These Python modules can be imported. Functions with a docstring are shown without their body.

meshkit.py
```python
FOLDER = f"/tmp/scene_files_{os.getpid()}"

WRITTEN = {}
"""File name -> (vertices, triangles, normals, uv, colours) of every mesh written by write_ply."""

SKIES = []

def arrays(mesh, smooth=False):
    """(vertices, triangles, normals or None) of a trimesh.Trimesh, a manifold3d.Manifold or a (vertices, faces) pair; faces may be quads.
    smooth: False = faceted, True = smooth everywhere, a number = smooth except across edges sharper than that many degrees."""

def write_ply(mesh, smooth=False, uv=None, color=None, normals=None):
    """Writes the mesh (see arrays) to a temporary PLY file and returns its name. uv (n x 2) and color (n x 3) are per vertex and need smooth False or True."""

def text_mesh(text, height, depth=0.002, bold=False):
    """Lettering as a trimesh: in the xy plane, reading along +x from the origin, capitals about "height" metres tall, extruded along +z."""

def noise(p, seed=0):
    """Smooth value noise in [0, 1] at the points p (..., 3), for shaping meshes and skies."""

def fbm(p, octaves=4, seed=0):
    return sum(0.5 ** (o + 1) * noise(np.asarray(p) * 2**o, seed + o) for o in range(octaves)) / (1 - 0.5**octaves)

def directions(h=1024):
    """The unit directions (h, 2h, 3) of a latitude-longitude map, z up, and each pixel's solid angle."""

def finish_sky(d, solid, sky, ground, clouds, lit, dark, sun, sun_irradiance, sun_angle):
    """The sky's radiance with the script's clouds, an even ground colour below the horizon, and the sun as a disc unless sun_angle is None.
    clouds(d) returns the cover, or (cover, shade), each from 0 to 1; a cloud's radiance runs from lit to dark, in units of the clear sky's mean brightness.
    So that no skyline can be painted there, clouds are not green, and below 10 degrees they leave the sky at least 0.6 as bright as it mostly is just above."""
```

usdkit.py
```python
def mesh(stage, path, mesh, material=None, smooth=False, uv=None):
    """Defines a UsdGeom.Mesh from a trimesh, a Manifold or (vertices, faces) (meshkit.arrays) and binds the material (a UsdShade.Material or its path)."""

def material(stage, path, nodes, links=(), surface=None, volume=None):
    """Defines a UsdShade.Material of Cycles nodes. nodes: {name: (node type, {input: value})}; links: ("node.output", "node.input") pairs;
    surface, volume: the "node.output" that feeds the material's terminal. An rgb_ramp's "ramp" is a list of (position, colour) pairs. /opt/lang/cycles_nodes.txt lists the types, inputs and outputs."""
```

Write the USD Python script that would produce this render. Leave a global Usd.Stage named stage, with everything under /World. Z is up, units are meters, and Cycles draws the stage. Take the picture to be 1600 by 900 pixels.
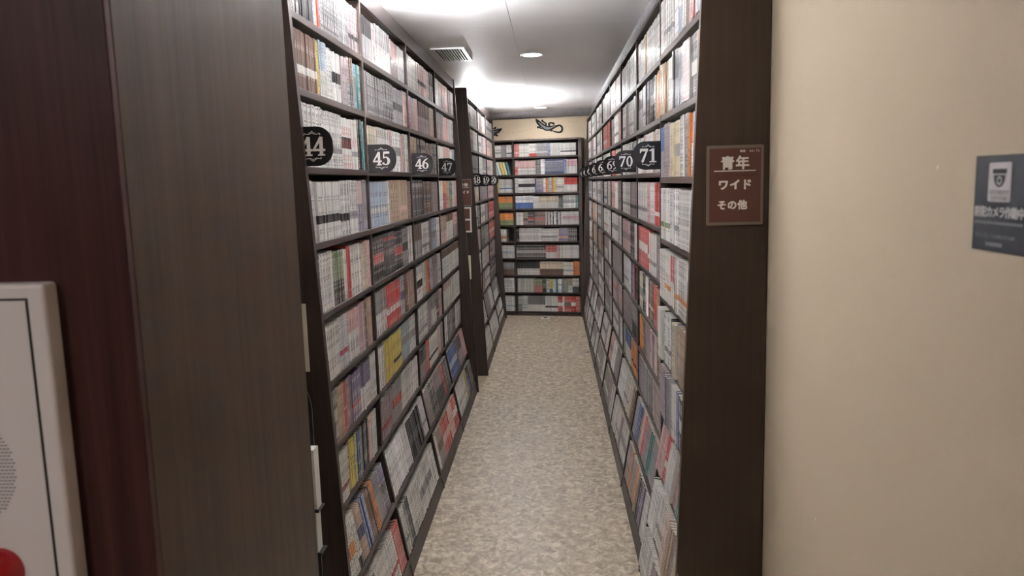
import math, random
import numpy as np, trimesh, usdkit, meshkit
from pxr import Usd, UsdGeom, UsdLux, Sdf, Gf, Vt, UsdShade
from shapely.geometry import Polygon, LineString, Point, MultiPolygon
from shapely.geometry import box as sbox
from shapely.ops import unary_union
from shapely import affinity

stage = Usd.Stage.CreateInMemory()
W = UsdGeom.Xform.Define(stage, '/World')
UsdGeom.Scope.Define(stage, '/World/Looks')
rng = np.random.default_rng(7)
random.seed(7)

# ---------------------------------------------------------------- camera, sky, exposure
EYE = np.array([0.0, 0.0, 1.55])
FPX = 1210.0
def cam_axes():
    d = np.array([861.5 - 800, 282.0 - 450, FPX]); d /= np.linalg.norm(d)
    u = np.array([-0.0277, -1.0, 0.0]); u[2] = -(u @ d) / d[2]; u /= np.linalg.norm(u)
    return np.array([np.cross(d, u) * np.sign(np.cross(d, u)[0]), d, u])      # world x, y, z seen from the camera
RC = cam_axes()
def proj(p):
    c = (np.asarray(p, float) - EYE) @ RC
    return 800 + FPX * c[..., 0] / c[..., 2], 450 + FPX * c[..., 1] / c[..., 2]
cam = UsdGeom.Camera.Define(stage, '/World/camera')
right, up, back = RC[:, 0], -RC[:, 1], -RC[:, 2]
m4 = Gf.Matrix4d(1)
for r, v in enumerate((right, up, back, EYE)):
    m4.SetRow3(r, Gf.Vec3d(*map(float, v)))
cam.AddTransformOp().Set(m4)
cam.CreateHorizontalApertureAttr(36.0)
cam.CreateVerticalApertureAttr(20.25)
cam.CreateFocalLengthAttr(FPX / 1600 * 36.0)
cam.CreateClippingRangeAttr(Gf.Vec2f(0.05, 100))
cam.CreateFStopAttr(6.0)
cam.CreateFocusDistanceAttr(3.6)
cam.CreateExposureAttr(EXPOSURE := 2.1)
DOWNLIGHT = 70.0          # strength of the downlights' diffusers
TUBE = 1100.0               # strength of the tubes above the neighbouring aisle
CEIL = 2.343
# ---------------------------------------------------------------- helpers
counts = {}
def numbered(parent, name):
    k = (str(parent), name); n = counts.get(k, 0); counts[k] = n + 1
    return name if n == 0 else f'{name}_{n:03d}'
def setd(p, **kw):
    for k, v in kw.items():
        if v is not None: p.SetCustomDataByKey(k, v)
    return p
def ppath(parent): return '/World' if parent is None else str(parent.GetPath())
def part(name, mesh, mat, parent=None, smooth=False, label=None):
    pp = ppath(parent)
    m = usdkit.mesh(stage, f'{pp}/{numbered(pp, name)}', mesh, mat, smooth=smooth)
    if label: setd(m.GetPrim(), label=label)
    return m.GetPrim()
def thing(name, label, cat, loc=(0, 0, 0), rotz=0.0, group=None):
    x = UsdGeom.Xform.Define(stage, f'/World/{numbered("/World", name)}')
    if any(loc) or rotz:
        x.AddTranslateOp().Set(Gf.Vec3d(*map(float, loc)))
        if rotz: x.AddRotateZOp().Set(float(rotz))
    return setd(x.GetPrim(), label=label, category=cat, group=group)
def structure(name, label=None):
    x = UsdGeom.Xform.Define(stage, f'/World/{name}')
    return setd(x.GetPrim(), kind='structure', label=label)
cat = trimesh.util.concatenate
def tm(v, f): return trimesh.Trimesh(np.asarray(v, float), np.asarray(f, int), process=False)
def bx(a, b, ch=0.0):
    """A box between two corners, its edges chamfered by ch."""
    a, b = np.minimum(a, b).astype(float), np.maximum(a, b).astype(float)
    if not ch:
        m = trimesh.creation.box(b - a); m.apply_translation((a + b) / 2); return m
    pts = []
    for i in range(8):
        c = np.array([(a, b)[i >> k & 1][k] for k in range(3)]); s = np.array([1 if not i >> k & 1 else -1 for k in range(3)])
        for k in range(3):
            q = c + s * ch; q[k] = c[k]; pts.append(q)
    return trimesh.Trimesh(np.array(pts)).convex_hull
def ext(poly, depth):
    """Extrude a shapely shape along +z."""
    gs = getattr(poly, 'geoms', [poly])
    return cat([trimesh.creation.extrude_polygon(g, depth, engine='earcut') for g in gs if g.area > 1e-9])
def frame(mesh, o, ex, ey, ez):
    """Place a mesh: its x, y, z axes become ex, ey, ez at the point o."""
    M = np.eye(4); M[:3, 0], M[:3, 1], M[:3, 2], M[:3, 3] = ex, ey, ez, o
    m = mesh.copy(); m.apply_transform(M)
    return m
def lathe(prof, n=32):
    return trimesh.creation.revolve(np.asarray(prof, float), sections=n)
def stroke(pts, ws):
    cs = [Point(*p).buffer(w / 2, 8) for p, w in zip(pts, ws)]
    return unary_union([a.union(b).convex_hull for a, b in zip(cs, cs[1:])])
def curve(pts, ws, n=8):
    """A smooth stroke through the points."""
    P = np.array(pts, float); t = np.arange(len(P)); tt = np.linspace(0, len(P) - 1, n * (len(P) - 1) + 1)
    from scipy.interpolate import CubicSpline
    return stroke(CubicSpline(t, P)(tt), np.interp(tt, t, ws))
def mat(name, nodes, links, surface='p.BSDF'): return usdkit.material(stage, f'/World/Looks/{name}', nodes, links, surface=surface)
def plain(name, col, rough=0.5, **kw):
    return mat(name, {'p': ('principled_bsdf', dict(base_color=col, roughness=rough, **kw))}, [])
X, Y, Z = np.eye(3)

# ---------------------------------------------------------------- materials
def wood(name, dark, light, scale=(60, 60, 1.4), rough=0.42, bump=0.05, spec=0.3):
    return mat(name, {
        'g': ('geometry', {}), 'mp': ('mapping', {'scale': scale}),
        'n': ('noise_texture', {'scale': 1.0, 'detail': 5.0, 'roughness': 0.6, 'distortion': 0.4}),
        'mp2': ('mapping', {'scale': (scale[0] * 5, scale[1] * 5, scale[2] * 4)}),
        'n2': ('noise_texture', {'scale': 1.0, 'detail': 2.0}),
        'mx': ('math', {'math_type': 'multiply_add', 'value2': 0.35}),
        'r': ('rgb_ramp', {'ramp': [(0.42, dark), (0.85, light)]}),
        'b': ('bump', {'strength': bump, 'distance': 0.002}),
        'p': ('principled_bsdf', {'roughness': rough, 'specular_ior_level': spec})},
        [('g.position', 'mp.vector'), ('mp.vector', 'n.vector'), ('g.position', 'mp2.vector'), ('mp2.vector', 'n2.vector'),
         ('n2.fac', 'mx.value1'), ('n.fac', 'mx.value3'), ('mx.value', 'r.fac'), ('r.color', 'p.base_color'), ('mx.value', 'b.height'), ('b.normal', 'p.normal')])
WOOD = wood('dark_shelf_laminate', (0.027, 0.018, 0.016), (0.050, 0.034, 0.029))
WOODY = wood('shelf_board_laminate', (0.027, 0.018, 0.016), (0.050, 0.034, 0.029), (60, 1.4, 60))
PANEL = wood('end_panel_laminate', (0.046, 0.029, 0.021), (0.056, 0.037, 0.027), rough=0.5, bump=0.01)
FASCIA = wood('glossy_fascia_laminate', (0.040, 0.027, 0.025), (0.060, 0.043, 0.040), (60, 1.4, 60), rough=0.28)
PILLAR = wood('walnut_veneer', (0.035, 0.020, 0.013), (0.074, 0.045, 0.028), (34, 34, 1.0), rough=0.45)
REDSHEEN = wood('walnut_veneer_red_sheen_tint', (0.040, 0.012, 0.013), (0.085, 0.030, 0.029), (40, 40, 1.0), rough=0.42)  # walnut with the red sheen of the alarm lamp mixed into its colour
CREAM = mat('cream_wallpaper', {
    'g': ('geometry', {}), 'mp': ('mapping', {'scale': (260, 260, 420)}), 'n': ('noise_texture', {'scale': 1.0, 'detail': 3.0}),
    'r': ('rgb_ramp', {'ramp': [(0.3, (0.52, 0.43, 0.315)), (0.7, (0.56, 0.465, 0.345))]}), 'b': ('bump', {'strength': 0.22, 'distance': 0.002}),
    'p': ('principled_bsdf', {'roughness': 0.75})},
    [('g.position', 'mp.vector'), ('mp.vector', 'n.vector'), ('n.fac', 'r.fac'), ('r.color', 'p.base_color'), ('n.fac', 'b.height'), ('b.normal', 'p.normal')])
CEILM = mat('white_ceiling_board', {
    'g': ('geometry', {}), 'mp': ('mapping', {'scale': (12, 80, 80)}), 'n': ('noise_texture', {'scale': 1.0, 'detail': 4.0}),
    'r': ('rgb_ramp', {'ramp': [(0.3, (0.83, 0.815, 0.815)), (0.7, (0.87, 0.855, 0.855))]}), 'b': ('bump', {'strength': 0.12, 'distance': 0.002}),
    'p': ('principled_bsdf', {'roughness': 0.6})},
    [('g.position', 'mp.vector'), ('mp.vector', 'n.vector'), ('n.fac', 'r.fac'), ('r.color', 'p.base_color'), ('n.fac', 'b.height'), ('b.normal', 'p.normal')])
VINYL = mat('marbled_vinyl', {
    'g': ('geometry', {}), 'mp': ('mapping', {'scale': (27, 24, 1)}), 'n': ('noise_texture', {'scale': 1.0, 'detail': 8.0, 'roughness': 0.68, 'distortion': 0.9}),
    'oi': ('geometry', {}), 'mp2': ('mapping', {'scale': (55, 50, 1)}), 'n2': ('noise_texture', {'scale': 1.0, 'detail': 6.0, 'roughness': 0.65, 'distortion': 1.0}),
    'r': ('rgb_ramp', {'ramp': [(0.38, (0.205, 0.160, 0.112)), (0.47, (0.325, 0.268, 0.198)), (0.54, (0.42, 0.355, 0.270)), (0.63, (0.60, 0.53, 0.43))]}),
    'r2': ('rgb_ramp', {'ramp': [(0.58, (0, 0, 0)), (0.68, (1, 1, 1))]}),
    'mx': ('mix', {'color2': (0.60, 0.53, 0.45)}), 'fm': ('math', {'math_type': 'multiply', 'value2': 0.55}),
    'b': ('bump', {'strength': 0.06, 'distance': 0.001}),
    'p': ('principled_bsdf', {'roughness': 0.42, 'specular_ior_level': 0.45})},
    [('g.position', 'mp.vector'), ('mp.vector', 'n.vector'), ('g.position', 'mp2.vector'), ('mp2.vector', 'n2.vector'), ('n.fac', 'r.fac'), ('n2.fac', 'r2.fac'),
     ('r2.color', 'fm.value1'), ('fm.value', 'mx.fac'), ('r.color', 'mx.color1'), ('mx.color', 'p.base_color'), ('n.fac', 'b.height'), ('b.normal', 'p.normal')])
def lace(name, dark, light, sc):
    return mat(name, {
        'g': ('geometry', {}), 'v': ('voronoi_texture', {'scale': sc, 'feature': 'f1'}), 'n': ('noise_texture', {'scale': sc * 1.3, 'detail': 3.0, 'distortion': 2.5}),
        'm': ('math', {'math_type': 'multiply_add', 'value2': 0.5}), 'r': ('rgb_ramp', {'ramp': [(0.60, dark), (0.74, light)]}), 'p': ('principled_bsdf', {'roughness': 0.6})},
        [('g.position', 'v.vector'), ('g.position', 'n.vector'), ('v.distance', 'm.value1'), ('n.fac', 'm.value3'), ('m.value', 'r.fac'), ('r.color', 'p.base_color')])
LACE = lace('lace_border_paper', (0.010, 0.008, 0.010), (0.11, 0.10, 0.105), 48)
LACED = lace('dark_border_paper', (0.007, 0.0035, 0.0035), (0.026, 0.015, 0.014), 30)
SIGNBLK = plain('black_sign_board', (0.013, 0.011, 0.012), 0.65, specular_ior_level=0.12)
SIGNWHT = plain('white_sign_print', (0.72, 0.70, 0.68), 0.5)
SIGNBRN = plain('maroon_sign_board', (0.105, 0.036, 0.028), 0.5)
SIGNGRY = plain('taupe_sign_margin', (0.17, 0.135, 0.115), 0.5)
STKBLK = plain('charcoal_sticker', (0.014, 0.013, 0.019), 0.55, specular_ior_level=0.25)
STKWHT = plain('sticker_white', (0.55, 0.53, 0.55), 0.5)
STKGRY = plain('sticker_grey', (0.20, 0.20, 0.22), 0.5)
PLASTIC = plain('ivory_plastic', (0.84, 0.77, 0.79), 0.38)
SEAM = plain('dark_recess', (0.02, 0.017, 0.016), 0.8)
HOLE = plain('grille_shadow_plastic', (0.10, 0.095, 0.11), 0.7)
WHITEMETAL = plain('white_painted_metal', (0.70, 0.70, 0.71), 0.4)
VENTDARK = plain('vent_duct_dark', (0.03, 0.03, 0.032), 0.8)
PAPER = plain('cream_notice_paper', (0.62, 0.57, 0.46), 0.7)
WPAPER = plain('white_leaflet_paper', (0.62, 0.61, 0.58), 0.7)
BLACKPL = plain('black_plastic', (0.012, 0.011, 0.011), 0.4)
GECKOBLK = plain('gecko_black_iron', (0.008, 0.008, 0.008), 0.7, specular_ior_level=0.15)
GECKOGRY = plain('gecko_grey_enamel', (0.15, 0.155, 0.165), 0.6)
PRINT = plain('faded_footprint', (0.42, 0.32, 0.215), 0.8)
CHIP = plain('bare_plaster_chip', (0.78, 0.76, 0.70), 0.8)
REDLAMP = mat('red_indicator_lens', {'p': ('principled_bsdf', {'base_color': (0.26, 0.004, 0.012), 'roughness': 0.18, 'coat_weight': 0.6, 'emission_color': (1.0, 0.02, 0.02), 'emission_strength': 0.012})}, [])
GLOW = mat('lit_diffuser', {'e': ('emission', {'color': (1.0, 0.965, 0.925), 'strength': DOWNLIGHT})}, [], surface='e.emission')
GLOWDIM = mat('dim_lit_diffuser', {'e': ('emission', {'color': (1.0, 0.965, 0.925), 'strength': DOWNLIGHT * 0.4})}, [], surface='e.emission')
TUBEGLOW = mat('lit_tube', {'e': ('emission', {'color': (0.97, 0.98, 1.0), 'strength': TUBE})}, [], surface='e.emission')
BOOK = mat('printed_book_cover', {
    'st': ('attribute', {'attribute': 'spine'}), 's': ('separate_xyz', {}),
    'c1': ('attribute', {'attribute': 'col1'}), 'c2': ('attribute', {'attribute': 'col2'}), 'ink': ('attribute', {'attribute': 'ink'}),
    'bd': ('attribute', {'attribute': 'band'}), 'b': ('separate_xyz', {}), 'sd': ('attribute', {'attribute': 'seed'}), 'd': ('separate_xyz', {}),
    'lo': ('math', {'math_type': 'greater_than'}), 'hi': ('math', {'math_type': 'less_than'}), 'bm': ('math', {'math_type': 'multiply'}),
    'mb': ('mix', {}),
    # lettering: cells along the spine that differ from run to run, switched on in zones
    'tv': ('combine_xyz', {}), 'tu': ('math', {'math_type': 'multiply', 'value2': 3.2}), 'th': ('math', {'math_type': 'multiply', 'value2': 30.0}), 'tz': ('math', {'math_type': 'multiply', 'value2': 37.0}),
    'tn': ('noise_texture', {'scale': 1.0, 'detail': 2.0}), 'tg': ('math', {'math_type': 'greater_than', 'value2': 0.50}),
    'zv': ('combine_xyz', {}), 'zh': ('math', {'math_type': 'multiply', 'value2': 5.0}), 'zn': ('noise_texture', {'scale': 1.0, 'detail': 1.0}), 'zg': ('math', {'math_type': 'greater_than'}),
    'uc': ('math', {'math_type': 'subtract', 'value2': 0.5}), 'ua': ('math', {'math_type': 'absolute'}), 'ul': ('math', {'math_type': 'less_than', 'value2': 0.34}),
    'm1': ('math', {'math_type': 'multiply'}), 'm2': ('math', {'math_type': 'multiply'}), 'm3': ('math', {'math_type': 'multiply'}), 'm4': ('math', {'math_type': 'multiply', 'value2': 0.75}),
    'mt': ('mix', {}),
    'p': ('principled_bsdf', {'roughness': 0.36, 'coat_weight': 0.55, 'coat_roughness': 0.14})},
    [('st.vector', 's.vector'), ('bd.vector', 'b.vector'), ('sd.vector', 'd.vector'),
     ('s.y', 'lo.value1'), ('b.x', 'lo.value2'), ('s.y', 'hi.value1'), ('b.y', 'hi.value2'), ('lo.value', 'bm.value1'), ('hi.value', 'bm.value2'),
     ('bm.value', 'mb.fac'), ('c1.color', 'mb.color1'), ('c2.color', 'mb.color2'),
     ('s.x', 'tu.value1'), ('s.y', 'th.value1'), ('d.x', 'tz.value1'), ('tu.value', 'tv.x'), ('th.value', 'tv.y'), ('tz.value', 'tv.z'), ('tv.vector', 'tn.vector'), ('tn.fac', 'tg.value1'),
     ('s.y', 'zh.value1'), ('zh.value', 'zv.y'), ('tz.value', 'zv.z'), ('zv.vector', 'zn.vector'), ('zn.fac', 'zg.value1'), ('d.y', 'zg.value2'),
     ('s.x', 'uc.value1'), ('uc.value', 'ua.value1'), ('ua.value', 'ul.value1'),
     ('tg.value', 'm1.value1'), ('zg.value', 'm1.value2'), ('m1.value', 'm2.value1'), ('ul.value', 'm2.value2'), ('m2.value', 'm3.value1'), ('s.z', 'm3.value2'), ('m3.value', 'm4.value1'),
     ('m4.value', 'mt.fac'), ('mb.color', 'mt.color1'), ('ink.color', 'mt.color2'), ('mt.color', 'p.base_color')])
PAGES = mat('book_pages', {'g': ('geometry', {}), 'mp': ('mapping', {'scale': (900, 900, 4)}), 'n': ('noise_texture', {'scale': 1.0}),
    'r': ('rgb_ramp', {'ramp': [(0.3, (0.50, 0.47, 0.41)), (0.7, (0.70, 0.67, 0.60))]}), 'p': ('principled_bsdf', {'roughness': 0.8})},
    [('g.position', 'mp.vector'), ('mp.vector', 'n.vector'), ('n.fac', 'r.fac'), ('r.color', 'p.base_color')])

# ---------------------------------------------------------------- the setting
XW = 0.562                                     # face of the right wall
BA = math.radians(11.65)
BT, BN = np.array([math.cos(BA), -math.sin(BA), 0]), np.array([math.sin(BA), math.cos(BA), 0])   # along and into the back wall
BP = np.array([-0.43, 8.91, 0.0])              # foot of the back bookcase's upright
def bk(u, n, z): return BP + BT * u + BN * n + Z * z
floor = structure('floor', 'beige marbled vinyl tile floor of the aisle')
part('subfloor', bx((-4, -3.4, -0.06), (XW, 9.75, -0.0045)), SEAM, floor)
T = 0.43
tiles = 0
for i in range(-3, 2):
    for j in range(-1, 21):
        x0, y0 = -0.315 + i * T, 1.05 + j * T
        x1 = min(x0 + T, XW)
        if x0 < XW - 0.05 and x1 > -1.35 and y0 < 9.3:
            part('floor_tile', bx((x0 + 0.0003, y0 + 0.0003, -0.0044), (x1 - 0.0003, y0 + T - 0.0003, 0.0)), VINYL, floor)
part('vinyl_sheet', cat([bx((-4, -3.4, -0.0044), (-0.315 - 3 * T, 9.75, 0)), bx((-0.315 - 3 * T, -3.4, -0.0044), (XW, 1.05 - T, 0))]), VINYL, floor)
ceiling = structure('ceiling', 'white ceiling of large flush boards')
part('ceiling_slab', bx((-4, -3.4, CEIL + 0.008), (XW + 0.1, 9.9, CEIL + 0.1)), SEAM, ceiling)
xs = [-0.187 + 0.91 * k for k in range(-5, 2)]; ys = [4.13 + 0.91 * k for k in range(-9, 7)]
LAMPS = [(-0.105, 5.06), (-0.10, 8.66), (-0.105, 1.42), (-1.0, -0.35), (-1.9, -0.9)]  # the last two are added unseen fill lamps for surfaces facing the camera
HOLES = [sbox(-0.695, 4.70, -0.502, 5.16)] + [Point(*c).buffer(0.066, 16) for c in LAMPS]
for i in range(len(xs) - 1):
    for j in range(len(ys) - 1):
        a = sbox(max(xs[i], -4) + 0.0009, ys[j] + 0.0006, min(xs[i + 1], XW + 0.1) - 0.0009, ys[j + 1] - 0.0006)
        for h in HOLES:
            if a.intersects(h): a = a.difference(h)
        m = ext(a, 0.008); m.apply_translation((0, 0, CEIL)); part('ceiling_board', m, CEILM, ceiling)
wr = structure('wall_right', 'cream wallpapered wall beside the aisle entrance')
part('wallpaper', bx((XW, -3.4, 0), (XW + 0.1, 9.75, CEIL)), CREAM, wr)
for (y, z, s) in ((1.17, 1.553, 0.0035), (1.64, 0.80, 0.003), (2.0, 0.88, 0.0025)):
    m = trimesh.creation.icosphere(1, 1.0); m.apply_scale((0.0012, s * 0.6, s)); m.apply_translation((XW, y, z)); part('plaster_chip', m, CHIP, wr)
wb = structure('wall_back', 'cream end wall above the far bookcase')
def bwall(u0, u1, z0, z1, n0=0.2, n1=0.32):
    return frame(bx((u0, 0, z0), (u1, n1 - n0, z1)), bk(0, n0, 0), BT, BN, Z)
part('wallpaper', bwall(-3.6, 1.2, 0, CEIL + 0.005), CREAM, wb)
for k, (u, z) in enumerate(((-0.20, 2.135), (-0.16, 2.118), (-0.12, 2.112), (-0.085, 2.108), (-0.045, 2.108), (-0.005, 2.112), (0.03, 2.114), (0.062, 2.118), (0.095, 2.124), (0.13, 2.132), (0.165, 2.142), (0.62, 2.205), (0.66, 2.20), (0.70, 2.20))):
    c = unary_union([Point(0, 0).buffer(0.006), Point(-0.005, 0.008).buffer(0.0028), Point(0.005, 0.008).buffer(0.0028)])
    part('footprint', frame(ext(c, 0.0006), bk(u, 0.2004, z), BT, Z, -BN), PRINT, wb)
wl = structure('wall_left', 'wall beyond the neighbouring aisle')
part('wallpaper', bx((-4.1, -3.4, 0), (-4, 9.75, CEIL)), CREAM, wl)
wf = structure('wall_front', 'wall of the lobby')
part('wallpaper', bx((-4.1, -3.5, 0), (XW + 0.1, -3.4, CEIL)), CREAM, wf)
t1 = structure('trim_1', 'dark patterned border along the top of the end wall')
part('border_strip', bwall(-2.4, 1.1, 2.262, CEIL, 0.188, 0.1999), LACED, t1)
t2 = structure('trim_2', 'lacy grey border strip above the right-hand bookcases')
part('border_strip', bx((0.460, 2.06, 2.2105), (XW - 0.0005, 8.72, CEIL)), LACE, t2)

# ---------------------------------------------------------------- bookcases
class Case:
    """A bookcase in its own axes: u along the face from left to right, d inwards, z up."""
    def __init__(s, O, U, D, ups, zs, depth, zk, toe, ztop, ends=None):
        s.O, s.U, s.D = np.array(O, float), np.array(U, float), np.array(D, float)
        s.ups, s.zs, s.depth, s.zk, s.toe, s.ztop = ups, zs, depth, zk, toe, ztop
        L = math.hypot(zk, toe) if zk else 1
        s.tin = (zk * s.D - toe * Z) / L if zk else s.D            # inwards and upwards along the tilted lower face
        s.tup = (toe * s.D + zk * Z) / L if zk else Z
    def p(s, u, d, z): return s.O + s.U * u + s.D * d + Z * z
    def out(s, z): return s.toe * (s.zk - z) / s.zk if s.zk and z < s.zk else 0.0
    def slab(s, prof, u0, u1):
        """A (d, z) profile swept from u0 to u1."""
        return frame(ext(Polygon(prof), u1 - u0), s.p(u0, 0, 0), s.D, Z, s.U)
    def block(s, a, b, ch=0.0): return frame(bx(a, b, ch), s.O, s.U, s.D, Z)
    def axes(s, r):
        """Origin (without u), inward and upward axes of the row that stands on board r."""
        z = s.zs[r]; tilted = s.zk and z < s.zk - 0.02
        return s.p(0, -s.out(z), z), (s.tin if tilted else s.D), (s.tup if tilted else Z)
TH = 0.018
def build_case(c, label, end='trap', fascia=None, plain=(), end_mat=None):
    t = thing('bookcase', label, 'bookcase')
    n = len(c.ups)
    for k, u in enumerate(c.ups):
        if k in (0, n - 1) and k not in plain:
            if end == 'trap': prof = [(-0.004, c.ztop), (-c.toe - 0.007, 0), (c.depth, 0), (c.depth, c.ztop)]
            else: prof = [(0, c.ztop), (0, 0), (c.depth, 0), (c.depth, c.ztop)]
            h = 0.011 if end == 'trap' else TH
            part('end_panel', c.slab(prof, u - h, u + h), end_mat or WOOD, t)
        else:
            zt = 2.21 if fascia else c.ztop - 0.02
            prof = [(0, zt), (0, c.zk), (-c.toe, 0), (c.depth - 0.01, 0), (c.depth - 0.01, zt)] if c.zk else [(0, zt), (0, 0), (c.depth - 0.01, 0), (c.depth - 0.01, zt)]
            part('upright', c.slab(prof, u - TH / 2, u + TH / 2), WOOD, t)
    u0, u1 = c.ups[0] + 0.012, c.ups[-1] - 0.012
    part('back_panel', c.block((u0, c.depth - 0.0095, 0.01), (u1, c.depth, c.ztop - 0.021)), WOOD, t)
    if fascia:
        part('top_board', c.block((u0, 0.0165, 2.2105), (u1, c.depth - 0.01, 2.228), 0.002), WOODY, t)
        part('fascia', c.block((u0, -0.001, fascia), (u1, 0.016, c.ztop), 0.001), FASCIA, t)
    else: part('top_board', c.block((u0, 0.0, c.ztop - 0.0195), (u1, c.depth, c.ztop), 0.002), WOODY, t)
    for k in range(n - 1):
        a, b = c.ups[k] + TH / 2 + 0.0004, c.ups[k + 1] - TH / 2 - 0.0004
        if k == 0: a = c.ups[0] + 0.0125
        if k == n - 2: b = c.ups[-1] - 0.0125
        for r in range(1, len(c.zs)):
            o, ein, eup = c.axes(r)
            ln = (c.depth - 0.0105 + c.out(c.zs[r])) * (c.zk / math.hypot(c.zk, c.toe) if (ein is c.tin and c.zk) else 1) - (0.004 if c.zk and ein is c.tin else 0)
            part('shelf', frame(bx((a, 0.0006, -0.01), (b, ln, 0.01), 0.0012), o, c.U, ein, eup), WOODY, t)
    zb = c.zs[-1] - 0.014
    d0 = -c.out(zb / 2) + 0.006
    part('toe_board', c.slab([(-c.out(zb) + 0.004, zb), (-c.out(0) + 0.004, 0), (-c.out(0) + 0.018, 0), (-c.out(zb) + 0.018, zb)], u0 + 0.0005, u1 - 0.0005), WOODY, t)
    return t

ZL = [2.209, 2.01, 1.81, 1.597, 1.378, 1.167, 0.952, 0.742, 0.534, 0.305, 0.064]
CA = Case((-0.68, 0, 0), Y, -X, [2.041, 2.884, 3.784, 4.693, 5.611], ZL, 0.175, 0.53, 0.10, 2.277)
CB = Case((-0.643, 0, 0), Y, -X, [6.10, 6.99, 7.87, 8.73], ZL, 0.175, 0.53, 0.095, 2.277)
ZR = [2.192, 1.976, 1.763, 1.56, 1.349, 1.137, 0.924, 0.722, 0.515, 0.29, 0.062]
cy = [8.72, 7.96, 7.125, 6.29, 5.455, 4.62, 3.785, 2.95]
CC = Case((0.41, 0, 0), -Y, X, [-y for y in cy], ZR, 0.150, 0.515, 0.092, 2.21)
ZD = [2.19, 1.977, 1.762, 1.54, 1.317, 1.10, 0.875, 0.655, 0.435, 0.22, 0.035]
CD = Case((0.403, 0, 0), -Y, X, [-2.925, -2.061], ZD, 0.157, 0.515, 0.088, 2.31)
ZE = [1.995, 1.815, 1.612, 1.41, 1.228, 1.042, 0.852, 0.659, 0.464, 0.263, 0.04]
CE = Case(BP, BT, BN, [-0.62, 0.0, 0.767], ZE, 0.19, 0, 0, 2.016)
TA = build_case(CA, 'dark wood bookcase of four columns on the left, under signs 44 to 47', fascia=2.21)
TB = build_case(CB, 'dark wood bookcase of three columns beyond it on the left, under signs 48 to 50', fascia=2.21)
TC = build_case(CC, 'long dark wood bookcase of seven columns on the right, under signs 65 to 71', plain=(7,))
TD = build_case(CD, 'narrow dark bookcase nearest on the right, a maroon sign on its end panel', end_mat=PANEL, plain=(0,))
TE = build_case(CE, 'wide low bookcase across the far end of the aisle under the gecko', end='box')

# ---------------------------------------------------------------- books
COL = {  # code: (name, linear colour)
    'w': ('white', (.61, .605, .58)), 'W': ('bright white', (.74, .74, .73)), 'c': ('cream', (.58, .50, .38)), 'g': ('grey', (.27, .265, .27)),
    'G': ('dark grey', (.075, .073, .080)), 'k': ('black', (.018, .017, .019)), 'r': ('red', (.42, .055, .045)), 'p': ('pink', (.56, .38, .37)),
    'b': ('blue', (.065, .12, .30)), 'B': ('pale blue', (.36, .43, .52)), 't': ('teal', (.05, .17, .175)), 'y': ('yellow', (.58, .47, .10)),
    'o': ('orange', (.60, .22, .07)), 'n': ('brown', (.13, .075, .055)), 'm': ('mauve grey', (.30, .245, .255)), 'l': ('green', (.17, .215, .115)),
    's': ('tan', (.42, .31, .22)), 'v': ('violet', (.155, .13, .215)), 'N': ('navy', (.03, .04, .09))}
BAND = {'t': (.72, 1.1), 'T': (.52, 1.1), 'b': (-.1, .24), 'B': (-.1, .46), 'm': (.38, .60), 's': (.26, .36), 'h': (.80, .88), 'f': (.2, .8), 'x': (.30, .44)}
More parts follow.
